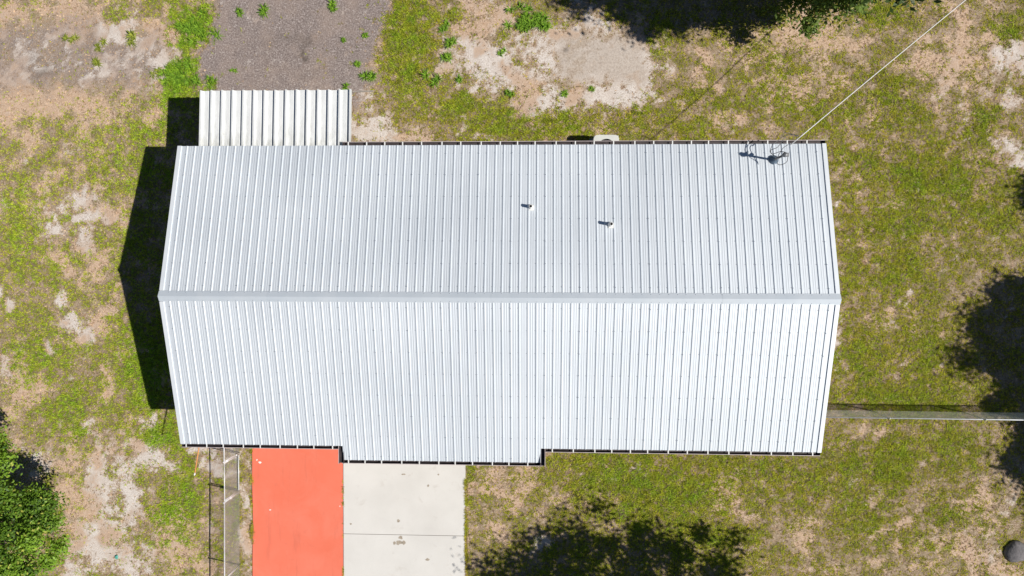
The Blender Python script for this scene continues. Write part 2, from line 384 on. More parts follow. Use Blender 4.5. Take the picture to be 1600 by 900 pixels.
LUSH="-11.52 -2.30 0.78 1.12 0.90|-11.68 -3.45 0.61 0.61 0.80|-11.11 -4.75 0.61 0.53 1.00|-14.26 -3.69 0.70 0.57 0.70|-13.94 -4.43 0.41 0.29 0.70|-15.21 -2.12 0.72 0.61 0.60|-10.28 -6.59 0.41 0.92 0.80|-10.92 -7.24 0.49 0.61 0.80|-10.76 -7.87 0.41 0.41 0.60|-11.84 1.77 0.51 0.82 0.50|-15.79 2.18 0.51 0.82 0.60|-15.17 0.72 0.82 0.61 0.30|-11.37 5.28 0.61 0.61 0.60|-11.28 3.84 0.82 0.41 0.50|-12.55 4.26 0.82 0.61 0.40|-10.45 6.92 0.55 0.74 1.60|-9.98 7.32 0.37 0.29 1.20|-9.76 8.44 0.70 0.49 1.50|-10.29 8.10 0.41 0.33 1.20|-9.44 6.60 0.29 0.16 1.00|-2.93 8.37 0.65 1.12 1.00|-3.10 7.16 0.70 0.70 0.90|-1.91 8.76 0.51 0.41 0.60|-2.73 6.46 0.57 0.49 0.80|-1.20 5.94 1.02 0.25 0.90|0.33 5.53 1.02 0.53 0.90|1.95 5.22 1.43 0.41 0.80|1.54 5.78 0.41 0.20 0.40|4.93 8.09 0.37 0.41 0.90|4.36 5.51 0.61 0.33 0.60|6.54 5.99 0.61 0.33 0.60|5.95 5.10 0.61 0.33 0.70|8.30 7.37 0.82 0.53 0.40|8.71 6.18 1.23 0.49 0.50|10.09 5.77 1.02 0.53 0.50|11.83 6.06 0.82 0.61 0.60|12.81 5.56 0.61 0.41 0.50|15.65 7.98 0.49 0.41 0.80|14.94 5.35 0.33 0.49 0.80|15.35 4.17 0.41 0.37 0.50|11.28 4.18 0.82 0.49 0.60|13.24 3.59 1.64 0.82 0.80|15.00 2.60 1.02 0.82 0.60|12.29 2.20 1.43 0.82 0.60|10.95 0.40 0.49 0.82 0.50|12.31 0.81 0.82 0.61 0.70|13.34 -1.98 1.02 1.02 0.60|11.38 -2.00 0.82 1.02 0.60|12.38 -3.20 1.84 0.49 0.80|11.24 -5.23 1.23 0.49 0.60|12.42 -5.41 0.61 0.82 0.80|11.46 -6.85 0.61 0.49 0.70|13.98 -4.79 1.02 0.61 0.50|10.06 -5.65 1.23 0.53 0.60|14.02 -6.80 0.82 0.49 0.50|13.05 -7.83 1.02 0.37 0.30|4.04 -5.74 1.84 0.82 0.90|5.46 -6.34 1.64 0.82 1.00|2.41 -5.36 1.23 0.41 0.50|4.46 -6.97 1.23 0.61 0.80|7.46 -5.49 1.84 0.49 0.70|2.43 -8.25 1.02 0.61 0.60|6.48 -7.76 1.23 0.82 0.70|8.87 -6.08 0.82 0.61 0.50|-0.87 -5.82 0.25 1.23 0.50|8.67 8.74 0.29 0.29 0.50|11.60 8.71 0.61 0.37 0.70"
GRAVEL_PAD=[(-9.02, 10.57), (-9.18, 8.54), (-9.56, 7.83), (-9.98, 7.9), (-9.61, 7.32), (-9.53, 6.75), (-9.36, 6.09), (-4.68, 6.06), (-4.0, 6.46), (-4.16, 7.48), (-3.79, 8.48), (-3.5, 10.49)]
GRAVEL_TRACK=[(-18.92, 8.64), (-15.69, 8.81), (-13.98, 9.0), (-12.29, 8.57), (-10.77, 8.56), (-10.72, 7.53), (-10.79, 6.92), (-11.47, 6.56), (-13.59, 6.53), (-14.87, 6.33), (-16.38, 6.18), (-18.97, 5.94)]

def parse(s):
    return [tuple(float(q) for q in b.split()) for b in s.split('|')]
SAND, PADSAND, DRY, LUSH = map(parse, (SAND, PADSAND, DRY, LUSH))
def blobs(x, y, L, soft=1.0):
    r = np.zeros_like(x)
    for (cx, cy, a, b, w) in L:
        d = ((x - cx) / (a*1.25))**2 + ((y - cy) / (b*1.25))**2
        r = np.maximum(r, w * np.exp(-d * soft))
    return r
def poly_sd(x, y, P):
    """signed distance to a polygon, positive inside"""
    ins = np.zeros(x.shape, bool); dist = np.full(x.shape, 1e9)
    n = len(P)
    for i in range(n):
        ax, ay = P[i]; bx, by = P[(i+1) % n]
        cond = ((ay > y) != (by > y))
        with np.errstate(divide='ignore', invalid='ignore'):
            xs = (bx - ax) * (y - ay) / (by - ay + 1e-12) + ax
        ins ^= cond & (x < xs)
        dx, dy = bx - ax, by - ay
        tt = np.clip(((x-ax)*dx + (y-ay)*dy) / (dx*dx + dy*dy), 0, 1)
        dist = np.minimum(dist, np.hypot(x - ax - tt*dx, y - ay - tt*dy))
    return np.where(ins, dist, -dist)
def fields(x, y):
    wx = x + (fbm(x, y, 1.3, 4, 1) - .5) * .9 + (fbm(x, y, 5., 3, 8) - .5) * .35
    wy = y + (fbm(x, y, 1.3, 4, 2) - .5) * .9 + (fbm(x, y, 5., 3, 9) - .5) * .35
    n1 = fbm(x, y, .8, 4, 3); n2 = fbm(x, y, 2.6, 4, 4); n3 = fbm(x, y, 7.0, 3, 5)
    inside = smooth(22, 17, np.abs(x)) * smooth(14.5, 10.5, np.abs(y))
    s = np.maximum(blobs(wx, wy, SAND), blobs(wx, wy, PADSAND))
    sand = smooth(.08, 1.0, s + (n2 - .5) * 1.1 + (n3 - .5) * 1.0)
    sand = np.maximum(sand, smooth(.62, .76, n2 * .5 + n3 * .5) * .5)
    nb = fbm(x, y, .33, 3, 12)
    dry = np.clip(blobs(wx, wy, DRY) * .9 + (n2 - .5) * 1.5 + (n1 - .5) * 1.0 + (nb - .5) * .5 + .0 + .22*smooth(-8, -10, x) + .10*smooth(3, 6, y)*smooth(5, 9, x), 0, 1)
    lush = blobs(wx, wy, LUSH)
    gravel = np.maximum(smooth(-.6, .55, poly_sd(wx + (n2-.5)*.8, wy + (n3-.5)*.5, GRAVEL_PAD)), (.50 + .35*(n2-.3)) * smooth(-.7, .7, poly_sd(wx, wy, GRAVEL_TRACK)))
    gravel = gravel * smooth(1.6, .7, lush)
    slab = smooth(-.45, .45, poly_sd(wx, wy, [(1.7, 6.75), (4.35, 6.7), (4.4, 8.0), (1.9, 8.1)]))
    strip = smooth(.35, .0, np.abs(y + 4.9)) * (x > 1.2) * (x < 9) * .0
    stain = np.zeros_like(x)
    for (cx, cy, a, b, w) in ((-6.3, 7.55, .12, .16, .9), (-6.2, 7.75, .10, .25, .6), (-15.0, 7.2, .35, .4, .45), (-6.9, 7.9, .9, .18, .25), (2.2, 7.55, .08, .10, .7), (4.75, 7.9, .06, .07, .8), (4.85, 7.15, .06, .07, .8), (-13.3, 8.2, .3, .3, .25), (-6.0, 6.9, .8, .1, .2)):
        stain = np.maximum(stain, w * np.exp(-((wx-cx)/a)**2 - ((wy-cy)/b)**2))
    stain = stain * (.6 + .8 * n3)
    # grass cover
    n5 = fbm(x, y, 4.2, 3, 15)
    D = .92 + (n1 - .5) * .8 + (n2 - .5) * 1.0 + (n5 - .5) * 2.3 + (n3 - .5) * 1.3 + lush * .60 - dry * .60
    D = D - sand * 1.05 - slab * 2
    D = D - np.maximum(gravel, .9 * smooth(-.5, .5, poly_sd(wx, wy, GRAVEL_TRACK))) * 1.25
    raw = D
    D = np.clip(D, 0.34 * (1 - np.clip(sand + gravel + slab, 0, 1)), 1)
    return dict(raw=raw, cover=D * smooth(.5, .1, sand), sand=sand, dry=dry, lush=lush, gravel=gravel, slab=slab, stain=stain, D=D, n5=n5, n1=n1, n2=n2, n3=n3)

# ------------------------------------------------------------------ ground: one sheet to the horizon, fine where the yard is seen
gx = np.concatenate([[-900, -300, -120, -60, -35, -26], np.arange(-20.8, 20.81, .085), [26, 35, 60, 120, 300, 900]])
gy = np.concatenate([[-900, -300, -120, -60, -30, -18], np.arange(-13.0, 13.01, .085), [18, 30, 60, 120, 300, 900]])
GX, GY = np.meshgrid(gx, gy, indexing='xy')
X, Y = GX.ravel(), GY.ravel()
F = fields(X, Y)
Z = (fbm(X, Y, .5, 3, 6) - .5) * .05 + (F['n3'] - .5) * .03 * (1 - F['slab'])
nx, ny = len(gx), len(gy)
me = bpy.data.meshes.new('ground')
idx = np.arange(nx * ny).reshape(ny, nx)
q = np.stack([idx[:-1, :-1], idx[:-1, 1:], idx[1:, 1:], idx[1:, :-1]], -1).reshape(-1, 4)
me.vertices.add(nx * ny); me.vertices.foreach_set('co', np.stack([X, Y, Z], 1).astype(np.float32).ravel())
me.loops.add(q.size); me.loops.foreach_set('vertex_index', q.astype(np.int32).ravel())
me.polygons.add(len(q)); me.polygons.foreach_set('loop_start', np.arange(0, q.size, 4, dtype=np.int32))
me.polygons.foreach_set('loop_total', np.full(len(q), 4, dtype=np.int32))
me.polygons.foreach_set('use_smooth', np.ones(len(q), bool))
for k in ('sand', 'dry', 'gravel', 'slab', 'stain', 'cover'):
    a = me.attributes.new(k, 'FLOAT', 'POINT'); a.data.foreach_set('value', F[k].astype(np.float32))
me.update(calc_edges=True)
ground = obj('ground', me, MATS['yard_ground'])
tag(ground, 'sandy yard of patchy thatch, bare sand and grey gravel around the house', None, None, 'structure')
del ground['label']

def irregular(c, r, n=11, seed=0, z=0.0, ax=1.0):
    rr = random.Random(seed)
    return [(c[0] + r*ax*math.cos(2*math.pi*i/n)*rr.uniform(.6, 1.25), c[1] + r*math.sin(2*math.pi*i/n)*rr.uniform(.6, 1.25), z) for i in range(n)]

# red painted pad and pale concrete drive in front of the house
pad = MB().prism([(-8.075, -15), (-5.105, -15), (-5.105, -3.83), (-8.07, -3.83), (-8.085, -6.3), (-8.065, -7.4), (-8.09, -8.8)][::-1], 'z', -.12, .045).build('parking_pad', MATS['concrete_red'])
tag(pad, kind='structure')
for i, (x, y, r, a) in enumerate(((-7.82, -5.54, .035, 1.5), (-7.92, -5.46, .026, 1), (-7.49, -7.09, .022, 1.6), (-5.20, -6.93, .025, .6))):
    MB().add(irregular((x, y), r, 11, i, .0485, a), [tuple(range(11))]).build('paint_chip', MATS['chalk'], pad)
drive = MB().box(-5.09, -1.135, -15, -4.28, -.12, .022).build('driveway', MATS['mud_stain'])
tag(drive, kind='structure')
for (y0, y1) in ((-15, -10.86), (-10.845, -7.838), (-7.823, -4.27)):
    MB().box(-5.085, -1.13, y0, y1, -.10, .045).build('concrete_slab', MATS['concrete_pale'], drive)
for i, (x, y, r, a) in enumerate(((-3.30, -7.38, .055, .9), (-3.23, -7.92, .06, 1.3), (-3.42, -8.10, .07, .6), (-3.29, -8.08, .085, 1.3), (-3.12, -8.08, .065, 1), (-2.33, -6.22, .04, 1), (-3.12, -5.86, .03, 2.2), (-2.0, -5.85, .03, 1), (-4.85, -7.5, .03, 1.5), (-2.35, -8.62, .045, 1.6))):
    MB().add(irregular((x, y), r, 11, 20 + i, .0485, a), [tuple(range(11))]).build('mud_spot', MATS['mud_stain'], drive)
slab = MB().box(-8.75, -4.95, 3.7, 5.75, -.1, .05).build('patio_slab', MATS['concrete_grey'])
tag(slab, kind='structure')

# ------------------------------------------------------------------ lawn grass: many small tufts, one mass nobody could count
rs = np.random.RandomState(5)
def blades(px, py, pz, ang, ln, wd, lift):
    """one triangle per blade"""
    dx, dy = np.cos(ang), np.sin(ang)
    tip = np.stack([px + dx*ln, py + dy*ln, pz + lift], 1)
    a = np.stack([px - dy*wd/2, py + dx*wd/2, pz + .002], 1)
    b = np.stack([px + dy*wd/2, py - dx*wd/2, pz + .002], 1)
    return np.stack([a, b, tip], 1).reshape(-1, 3)
def lawn():
    N = 640000
    x = rs.uniform(-20.5, 20.5, N); y = rs.uniform(-12.8, 12.8, N)
    ne = 2600
    ex = np.concatenate([np.full(ne, -1.10) + rs.normal(0, .02, ne), np.full(ne, -8.10) + rs.normal(0, .03, ne), np.full(700, -5.095) + rs.normal(0, .006, 700)])
    ey = rs.uniform(-12, -4.4, len(ex))
    ok = rs.rand(len(ex)) < smooth(.40, .62, fbm(ex*3, ey, 1.6, 3, 14))
    ex, ey = ex[ok], ey[ok]
    x = np.concatenate([x, ex]); y = np.concatenate([y, ey]); N0 = N; N = len(x)
    f = fields(x, y)
    D = f['D']
    out = (np.abs(x) > 17.3) | (np.abs(y) > 10.3)
    keep = rs.rand(N) < D * np.where(out, .35, 1.0)
    keep &= ~((np.abs(x) < 8.5) & (y > -3.85) & (y < 3.8))
    keep &= ~((x > -8.05) & (x < -1.10) & (y < -3.8))
    keep[N0:] = True
    keep &= ~((x > -8.75) & (x < -4.95) & (y > 3.7) & (y < 5.75))
    x = x[keep]; y = y[keep]
    edge = np.arange(N)[keep] >= N0
    f = {k: v[keep] for k, v in f.items()}
    n = len(x)
    z = (fbm(x, y, .5, 3, 6) - .5) * .05 - .003
    z = np.where(edge, .038, z)
    pg = np.clip(.28 + .62*np.clip(f['raw'], 0, 1.2) + .25*f['lush'] - .25*f['dry'] - .2*f['sand'], .06, .97)
    u = rs.rand(n)
    green = u < pg
    g = np.clip(f['lush']*.5 + (f['n5'] - .5)*.8 + rs.rand(n)*.42 + .22*(x < -8.5), 0, 1)[:, None]
    olive = np.array([.485, .405, .035]); grn = np.array([.255, .41, .024]); straw = np.array([.66, .50, .33]); brown = np.array([.31, .19, .12])
    w = rs.rand(n)[:, None]
    c = np.where(green[:, None], olive*(1-g) + grn*g, straw*w + brown*(1-w))
    c = c * (0.40 + 1.08*rs.rand(n))[:, None] * (1 + .12*smooth(-8, -9.5, x))[:, None]
    K = 4
    ang0 = rs.rand(n) * 6.283
    V = []; C = []
    big = .75 + .75*np.clip(f['lush'], 0, 1.3)
    for k in range(K):
        ang = ang0 + k*6.283/K + rs.normal(0, .35, n)
        ln = rs.uniform(.035, .085, n) * big
        wd = rs.uniform(.011, .019, n) * (.8 + .3*big)
        lift = ln * np.where(green, rs.uniform(.25, 1.1, n), rs.uniform(.06, .6, n))
        V.append(blades(x, y, z, ang, ln, wd, lift)); C.append(np.repeat(c*(.9 + .2*rs.rand(n))[:, None], 3, 0))
    o = np_mesh('lawn_grass', np.concatenate(V), 3, np.concatenate(C), MATS['blade'])
    tag(o, 'short patchy lawn grass, green mixed with straw, growing all round the house', 'grass', None, 'stuff')
lawn()

# ------------------------------------------------------------------ house
EAVE_N, EAVE_S, EAVE_P = 4.1777, 4.2442, 4.67
BX0, BX1 = -4.31, 1.28
HALF = 8.95
PITCH = .248
ZR = 3.854
def zt(y): return ZR - PITCH * abs(y)
house = empty('house')
tag(house, 'single-storey house with pale silver ribbed metal gable roof', 'house')

def slopebox(mb, x0, x1, y0, y1, d0, d1):
    v = []
    for d in (d0, d1):
        for (x, y) in ((x0, y0), (x1, y0), (x1, y1), (x0, y1)):
            v.append((x, y, zt(y) + d))
    return mb.add(v, [(3,2,1,0), (4,5,6,7), (0,1,5,4), (1,2,6,5), (2,3,7,6), (3,0,4,7)])

# walls with gables
w = MB()
prof = [(-3.85, 0), (3.78, 0), (3.78, zt(3.78) - .06), (0, ZR - .06), (-3.85, zt(3.85) - .06)]
w.prism(prof, 'x', -8.5, 8.5)
w.box(-4.0, 1.0, -4.25, -3.8, 0, zt(4.25) - .07)
w.build('wall', MATS['stucco'], house)
def window(x0, x1, z0, z1, y, s):
    m = MB(); t_ = .06
    for (a, b, c, d) in ((x0, x1, z0, z0+t_), (x0, x1, z1-t_, z1), (x0, x0+t_, z0+t_, z1-t_), (x1-t_, x1, z0+t_, z1-t_), (x0+t_, x1-t_, (z0+z1)/2-.02, (z0+z1)/2+.02)):
        m.box(a, b, min(y, y+s*.05), max(y, y+s*.05), c, d)
    o = m.build('window', MATS['white_paint'], house)
    MB().box(x0+t_, x1-t_, min(y+s*.004, y+s*.02), max(y+s*.004, y+s*.02), z0+t_, z1-t_).build('pane', MATS['glass_dark'], o)
for (a, b) in ((-7.4, -6.0), (2.6, 4.0), (5.6, 7.0)): window(a, b, .95, 2.1, -3.85, -1)
for (a, b) in ((-2.4, -1.2), (4.6, 5.8)): window(a, b, 1.0, 2.1, 3.78, 1)
door = MB().box(-.6, .32, -4.30, -4.252, .06, 2.1).build('door', MATS['white_paint'], house)
MB().tube([(.2, -4.30, 1.0), (.2, -4.35, 1.0)], .03, 10).build('handle', MATS['galvanised'], door)

# roof deck (under the sheets) with its parts
rf = MB()
rf.prism([(-4.20, zt(4.20)-.035), (-4.20, zt(4.20)-.005), (0, ZR-.005), (4.14, zt(4.14)-.005), (4.14, zt(4.14)-.035), (0, ZR-.035)], 'x', -HALF+.03, HALF-.03)
slopebox(rf, BX0+.02, BX1-.02, -EAVE_P+.03, -4.19, -.036, -.006)
roof = rf.build('roof', MATS['soffit_white'], house)
fz = MB()
fz.box(-HALF+.03, HALF-.03, 4.10, 4.128, 2.62, zt(4.128)-.04)
for (a, b, y) in ((-HALF+.03, BX0-.005, -4.195), (BX1+.005, HALF-.03, -4.195), (BX0+.005, BX1-.005, -4.62)):
    fz.box(a, b, y, y+.028, zt(y)-.22, zt(y)-.04)
fz.box(BX0+.005, BX0+.033, -4.59, -4.20, 2.52, zt(4.60)-.04)
fz.box(BX1-.033, BX1-.005, -4.59, -4.20, 2.52, zt(4.60)-.04)
fz.build('fascia', MATS['white_paint'], house)

RIB0 = -8.687; RP = .2286; NR = 76
H_, M_ = .0215, .0030
def strip_profile(x0, k0, k1, first, last):
    """points (x, height) of one sheet: ribs k0..k1-1 (and a closing flat)"""
    P = []
    if first: P.append((-HALF + .01, 0))
    for k in range(k0, k1):
        c = RIB0 + k*RP
        P += [(c-.030, 0), (c-.011, H_), (c+.011, H_), (c+.030, 0)]
        if not (last and k == k1-1):
            for e in (.070, .125):
                P += [(c+e, 0), (c+e+.009, M_), (c+e+.024, M_), (c+e+.033, 0)]
    if last: P.append((HALF - .01, 0))
    else: P.append((RIB0 + k1*RP - .029, 0))
    return P
def sheet(P, side, lift):
    m = MB()
    Q = list(P)
    if side < 0:
        for bx in (BX0, BX1):
            if Q[0][0] < bx < Q[-1][0]:
                for i in range(len(Q)-1):
                    if Q[i][0] < bx < Q[i+1][0]:
                        t_ = (bx - Q[i][0]) / (Q[i+1][0] - Q[i][0])
                        Q.insert(i+1, (bx, Q[i][1] + t_*(Q[i+1][1] - Q[i][1]))); break
    for (xa, ha), (xb, hb) in zip(Q[:-1], Q[1:]):
        mid = (xa + xb)/2
        e = EAVE_N if side > 0 else (-EAVE_P if BX0 < mid < BX1 else -EAVE_S)
        y0 = .03*side
        v = [(xa, y0, zt(y0)+ha+lift), (xb, y0, zt(y0)+hb+lift), (xb, e, zt(e)+hb+lift), (xa, e, zt(e)+ha+lift)]
        m.add(v, [(0, 3, 2, 1)] if side < 0 else [(0, 1, 2, 3)])
    return m
rr = random.Random(3)
for side in (1, -1):
    for p in range(19):
        last = p == 18
        P = strip_profile(RIB0, p*4, p*4 + (5 if last else 4), p == 0, last)
        o = sheet(P, side, rr.uniform(0, .0012)).build('roof_panel', MATS['roof_steel'], roof)
# screws in rows along the purlins
sc = MB()
for side in (1, -1):
    e = EAVE_N if side > 0 else EAVE_S
    for j in range(8):
        y = .28 + j*.61
        for k in range(NR+1):
            x = RIB0 + k*RP
            yy = y
            lim = e - .04
            if side < 0 and BX0+.05 < x < BX1-.05: lim = EAVE_P - .04
            if yy > lim: continue
            lap = k % 4 == 0
            for dx in ((-.042,) if not lap else (0.0, -.042)):
                r_ = .0105 if dx else .0125
                zz = zt(yy) + (H_ if dx == 0 else 0) + .0015
                ys = yy*side + rr.uniform(-.012, .012)
                v = [(x+dx+r_*math.cos(a), ys+r_*math.sin(a), zz) for a in [i*math.pi/3 for i in range(6)]] + [(x+dx, ys, zz+.010)]
                sc.add(v, [(i, (i+1) % 6, 6) for i in range(6)])
for side in (1, -1):
    for k in range(NR+1):
        x, ys = RIB0 + k*RP + rr.uniform(-.01, .01), side*.108
        zz = zt(.108) + .033
        v = [(x+.0095*math.cos(a), ys+.0095*math.sin(a), zz) for a in [i*math.pi/3 for i in range(6)]] + [(x, ys, zz+.009)]
        sc.add(v, [(i, (i+1) % 6, 6) for i in range(6)])
s_ = sc.build('screws', MATS['screw_head'], roof); s_['kind'] = 'stuff'
# ridge cap lengths, lapped
edges = [-HALF-.012, -6.0, -3.03, -.05, 2.94, 5.95, HALF+.012]
for i in range(6):
    x0, x1 = edges[i], edges[i+1] + (.05 if i < 5 else 0)
    up = .0035 * (i % 2)
    m = MB()
    prof = [(-.137, zt(.137)+.023), (-.120, zt(.120)+.026), (0, ZR+.056), (.120, zt(.120)+.026), (.137, zt(.137)+.023)]
    n = len(prof)
    top = [(y, z+up) for y, z in prof]; bot = [(y, z+up-.003) for y, z in prof][::-1]
    m.prism((top + bot)[::-1], 'x', x0, x1)
    m.build('ridge_cap', MATS['ridge_steel'], roof)
# rake trim on both gables
for sx in (-1, 1):
    m = MB()
    for side in (1, -1):
        e = EAVE_N if side > 0 else EAVE_S
        xa, xb = sorted((sx*(HALF-.105), sx*(HALF+.004)))
        slopebox(m, xa, xb, side*.15, side*(e+.005), -.001, .027)
        xa, xb = sorted((sx*(HALF-.016), sx*(HALF+.004)))
        slopebox(m, xa, xb, 0, side*(e+.005), -.16, -.002)
    m.build('rake_trim', MATS['roof_trim'], roof)

# gutters
def gutter(x0, x1, y, s, zt_, hang=True, caps=True):
    """trough along x; y = roof edge, s = +1/-1 outward"""
    m = MB()
    a, b = y - s*.035, y + s*.092
    lo = lambda p, q_: (min(p, q_), max(p, q_))
    m.box(x0, x1, *lo(a, a+s*.004), zt_-.105, zt_-.012)
    m.box(x0, x1, *lo(a+s*.0045, b-s*.005), zt_-.105, zt_-.100)
    m.box(x0, x1, *lo(b-s*.0045, b), zt_-.105, zt_-.001)
    if caps:
        for xe in (x0-.0035, x1+.0005): m.box(xe, xe+.003, *lo(a, b), zt_-.105, zt_-.002)
    g = m.build('gutter', MATS['brown_gutter'], house)
    MB().box(x0-.002, x1+.002, *lo(b-.004*s, b+s*.013), zt_, zt_+.006).build('lip', MATS['gutter_lip'], g)
    if hang:
        x = x0 + rr.uniform(.12, .2)
        while x < x1 - .04:
            MB().box(x-.015, x+.015, *lo(y-s*.01, b+s*.004), zt_+.0075, zt_+.013).build('hanger', MATS['white_paint'], g)
            x += rr.uniform(.46, .60)
    return g
gutter(-4.28, HALF-.01, EAVE_N, 1, zt(EAVE_N)-.012)
gutter(-HALF+.01, BX0-.13, -EAVE_S, -1, zt(EAVE_S)-.012)
gutter(BX1+.13, HALF-.01, -EAVE_S, -1, zt(EAVE_S)-.012)
gutter(BX0-.05, BX1+.05, -EAVE_P, -1, zt(EAVE_P)-.012)
def gutter_y(x, s, y0, y1, z):
    m = MB(); lo = lambda p, q_: (min(p, q_), max(p, q_))
    a, b = x - s*.02, x + s*.112
    m.box(*lo(a, a+s*.004), y0, y1, z-.105, z-.012)
    m.box(*lo(a+s*.0045, b-s*.005), y0, y1, z-.1045, z-.0995)
    m.box(*lo(b-s*.0045, b), y0, y1, z-.105, z-.001)
    g = m.build('gutter', MATS['brown_gutter'], house)
    MB().box(*lo(b-.004*s, b+s*.013), y0, y1, z, z+.006).build('lip', MATS['gutter_lip'], g)
gutter_y(BX0, -1, -EAVE_P-.09, -EAVE_S-.005, zt(EAVE_S)-.025)
gutter_y(BX1, 1, -EAVE_P-.09, -EAVE_S-.005, zt(EAVE_S)-.025)

# plumbing vents
for (x, y, h) in ((.975, 2.43, .24), (3.10, 1.95, .30)):
    z0 = zt(y)
    vp = MB().lathe((x, y, z0-.05), [(.044, 0), (.044, h+.05), (.037, h+.05), (.037, h-.08), (0.001, h-.08)], 16).build('vent_pipe', MATS['pipe_white'], house, True)
    m = MB(); slopebox(m, x-.05, x+.085, y-.10, y+.05, .0245, .027)
    m.lathe((x, y, z0+.028), [(.070, 0), (.055, .05), (.046, .09)], 16)
    m.build('flashing', MATS['white_paint'], vp)
    MB().lathe((x, y, z0), [(.0365, h-.012), (.001, h-.012)], 12).build('pipe_mouth', MATS['hollow_shade'], vp)  # black disc painted for the shade down the pipe

# service mast with weatherhead
MX, MY = 7.52, 3.72
z0 = zt(MY)
mast = MB().tube([(MX, MY, 2.2), (MX, MY, 3.78)], .030, 12).build('service_mast', MATS['mast_grey'], house, True)
MB().lathe((MX, MY, z0+.0), [(.13, .024), (.125, .034), (.07, .07), (.05, .13), (.034, .16)], 18).build('roof_boot', MATS['rubber_boot'], mast, True)
m = MB().lathe((MX, MY, 3.74), [(.034, 0), (.06, .02), (.065, .07), (.045, .12), (.001, .135)], 14)
m.box(MX-.035, MX+.10, MY-.05, MY+.05, 3.755, 3.80)
m.build('weatherhead', MATS['mast_grey'], mast)
MB().tube([(MX+.02, MY, 3.60), (MX+.11, MY+.05, 3.61)], .035, 10).build('insulator', MATS['pipe_white'], mast, True)

def catenary(a, b, sag, n=24):
    a, b = Vector(a), Vector(b)
    return [a.lerp(b, i/n) - Vector((0, 0, sag*4*(i/n)*(1-i/n))) for i in range(n+1)]
PA, PB = (7.63, 3.78, 3.62), (17.2, 12.05, 4.9)
drop = MB().tube(catenary((7.70, 3.98, 3.615), (17.2, 12.05, 5.0), .42), .0125, 6).build('service_cable', MATS['cable_white'], None, True)
tag(drop, 'long white overhead service cable running from the roof mast past the top edge', 'cable')
def wig(pts, n=8):
    P = [Vector(p) for p in pts]; P = [P[0]*2 - P[1]] + P + [P[-1]*2 - P[-2]]
    o = []
    for i in range(1, len(P)-2):
        for k in range(n):
            t = k/n; a, b, c, d = P[i-1], P[i], P[i+1], P[i+2]
            o.append(.5*((2*b) + (c-a)*t + (2*a-5*b+4*c-d)*t*t + (3*b-a-3*c+d)*t**3))
    return o + [P[-2]]
for pts in ([(MX+.08, MY+.02, 3.78), (MX-.02, MY+.12, 3.60), (MX-.22, MY+.08, 3.45), (MX-.20, MY+.30, 3.40), (MX+.02, MY+.50, 3.48), (MX+.10, MY+.62, 3.50), (MX+.40, MY+.50, 3.62)],
            [(MX+.08, MY, 3.78), (MX-.08, MY-.02, 3.52), (MX-.25, MY+.16, 3.40), (MX-.10, MY+.24, 3.52), (MX+.05, MY+.42, 3.46), (MX+.16, MY+.56, 3.48), (MX+.42, MY+.53, 3.63)],
            [(MX+.09, MY-.02, 3.78), (MX+.12, MY-.16, 3.56), (MX-.02, MY-.20, 3.42), (MX-.06, MY-.03, 3.40), (MX+.03, MY+.20, 3.55), (MX+.16, MY+.30, 3.60)]):
    MB().tube(wig(pts), .0085, 5).build('service_wire', MATS['cable_grey'], mast, True)
pole = empty('utility_pole', (17.35, 12.15, 0))
tag(pole, 'tall brown wooden utility pole that holds the far end of the white cable', 'pole')
MB().tube([(0, 0, -.3), (0, 0, 7.2)], .15, 14, True, .11).build('post', MATS['pole_wood'], pole, True)
MB().box(-.9, .9, -.06, .06, 6.4, 6.52).build('cross_arm', MATS['pole_wood'], pole)
MB().tube([(-.15, -.1, 5.0), (-.02, 0, 5.02)], .04, 8).build('insulator', MATS['pipe_white'], pole)

# orange pole sticking out from under the front eave
op = empty('orange_pole', (-8.47, -3.95, 2.62))
tag(op, 'thin orange wooden pole with white tip sticking out from under the front eave', 'pole')
MB().tube([(.03, .12, -.02), (-.13, -1.15, .10)], .017, 8).build('shaft', MATS['orange_wood'], op, True)
MB().tube([(-.13, -1.15, .10), (-.14, -1.22, .105)], .021, 8).build('tip', MATS['white_paint'], op, True)

# ------------------------------------------------------------------ patio cover
pc = empty('patio_cover', (-6.26, 5.0, 0))
tag(pc, 'small white aluminium pan roof attached to the back of the house, stained by dirt', 'patio cover')
PX0, PX1, PY0, PY1 = -8.43, -4.10, 3.83, 5.80
def pz(y): return 2.62 - (y - PY0) * .06
npan = 14; pw = (PX1 - .045 - PX0) / npan
ox, oy = -6.26, 5.0
def pan_mesh(end=False):
    m = MB(); rh, rw = .085, .042
    pts = [(0, 0), (0, rh), (rw, rh), (rw, .0), (pw*.40, .0), (pw*.42, .004), (pw*.70, .004), (pw*.72, 0), (pw-.001, .0)] if not end else [(0, 0), (0, rh), (rw, rh), (rw, -.02)]
    for (xa, ha), (xb, hb) in zip(pts[:-1], pts[1:]):
        m.add([(xa, PY0-oy, pz(PY0)+ha), (xb, PY0-oy, pz(PY0)+hb), (xb, PY1-oy, pz(PY1)+hb), (xa, PY1-oy, pz(PY1)+ha)], [(0, 1, 2, 3)])
    m.add([(p[0], PY1-oy, pz(PY1)+p[1]) for p in pts[:4]], [(0, 1, 2, 3)])
    return m.mesh('roof_pan')
pm = pan_mesh(); pm.materials.append(MATS['pan_aluminium'])
for i in range(npan):
    o = obj('roof_pan', pm, None, pc); o.location = (PX0 + i*pw - ox, rr.uniform(-.006, .006), 0)
o = obj('end_rib', pan_mesh(True), MATS['pan_aluminium'], pc); o.location = (PX0 + npan*pw - ox, 0, 0)
MB().box(PX0-ox+.03, PX1-ox-.03, PY1-.22-oy, PY1-.14-oy, pz(PY1)-.14, pz(PY1-.14)-.012).build('beam', MATS['white_paint'], pc)
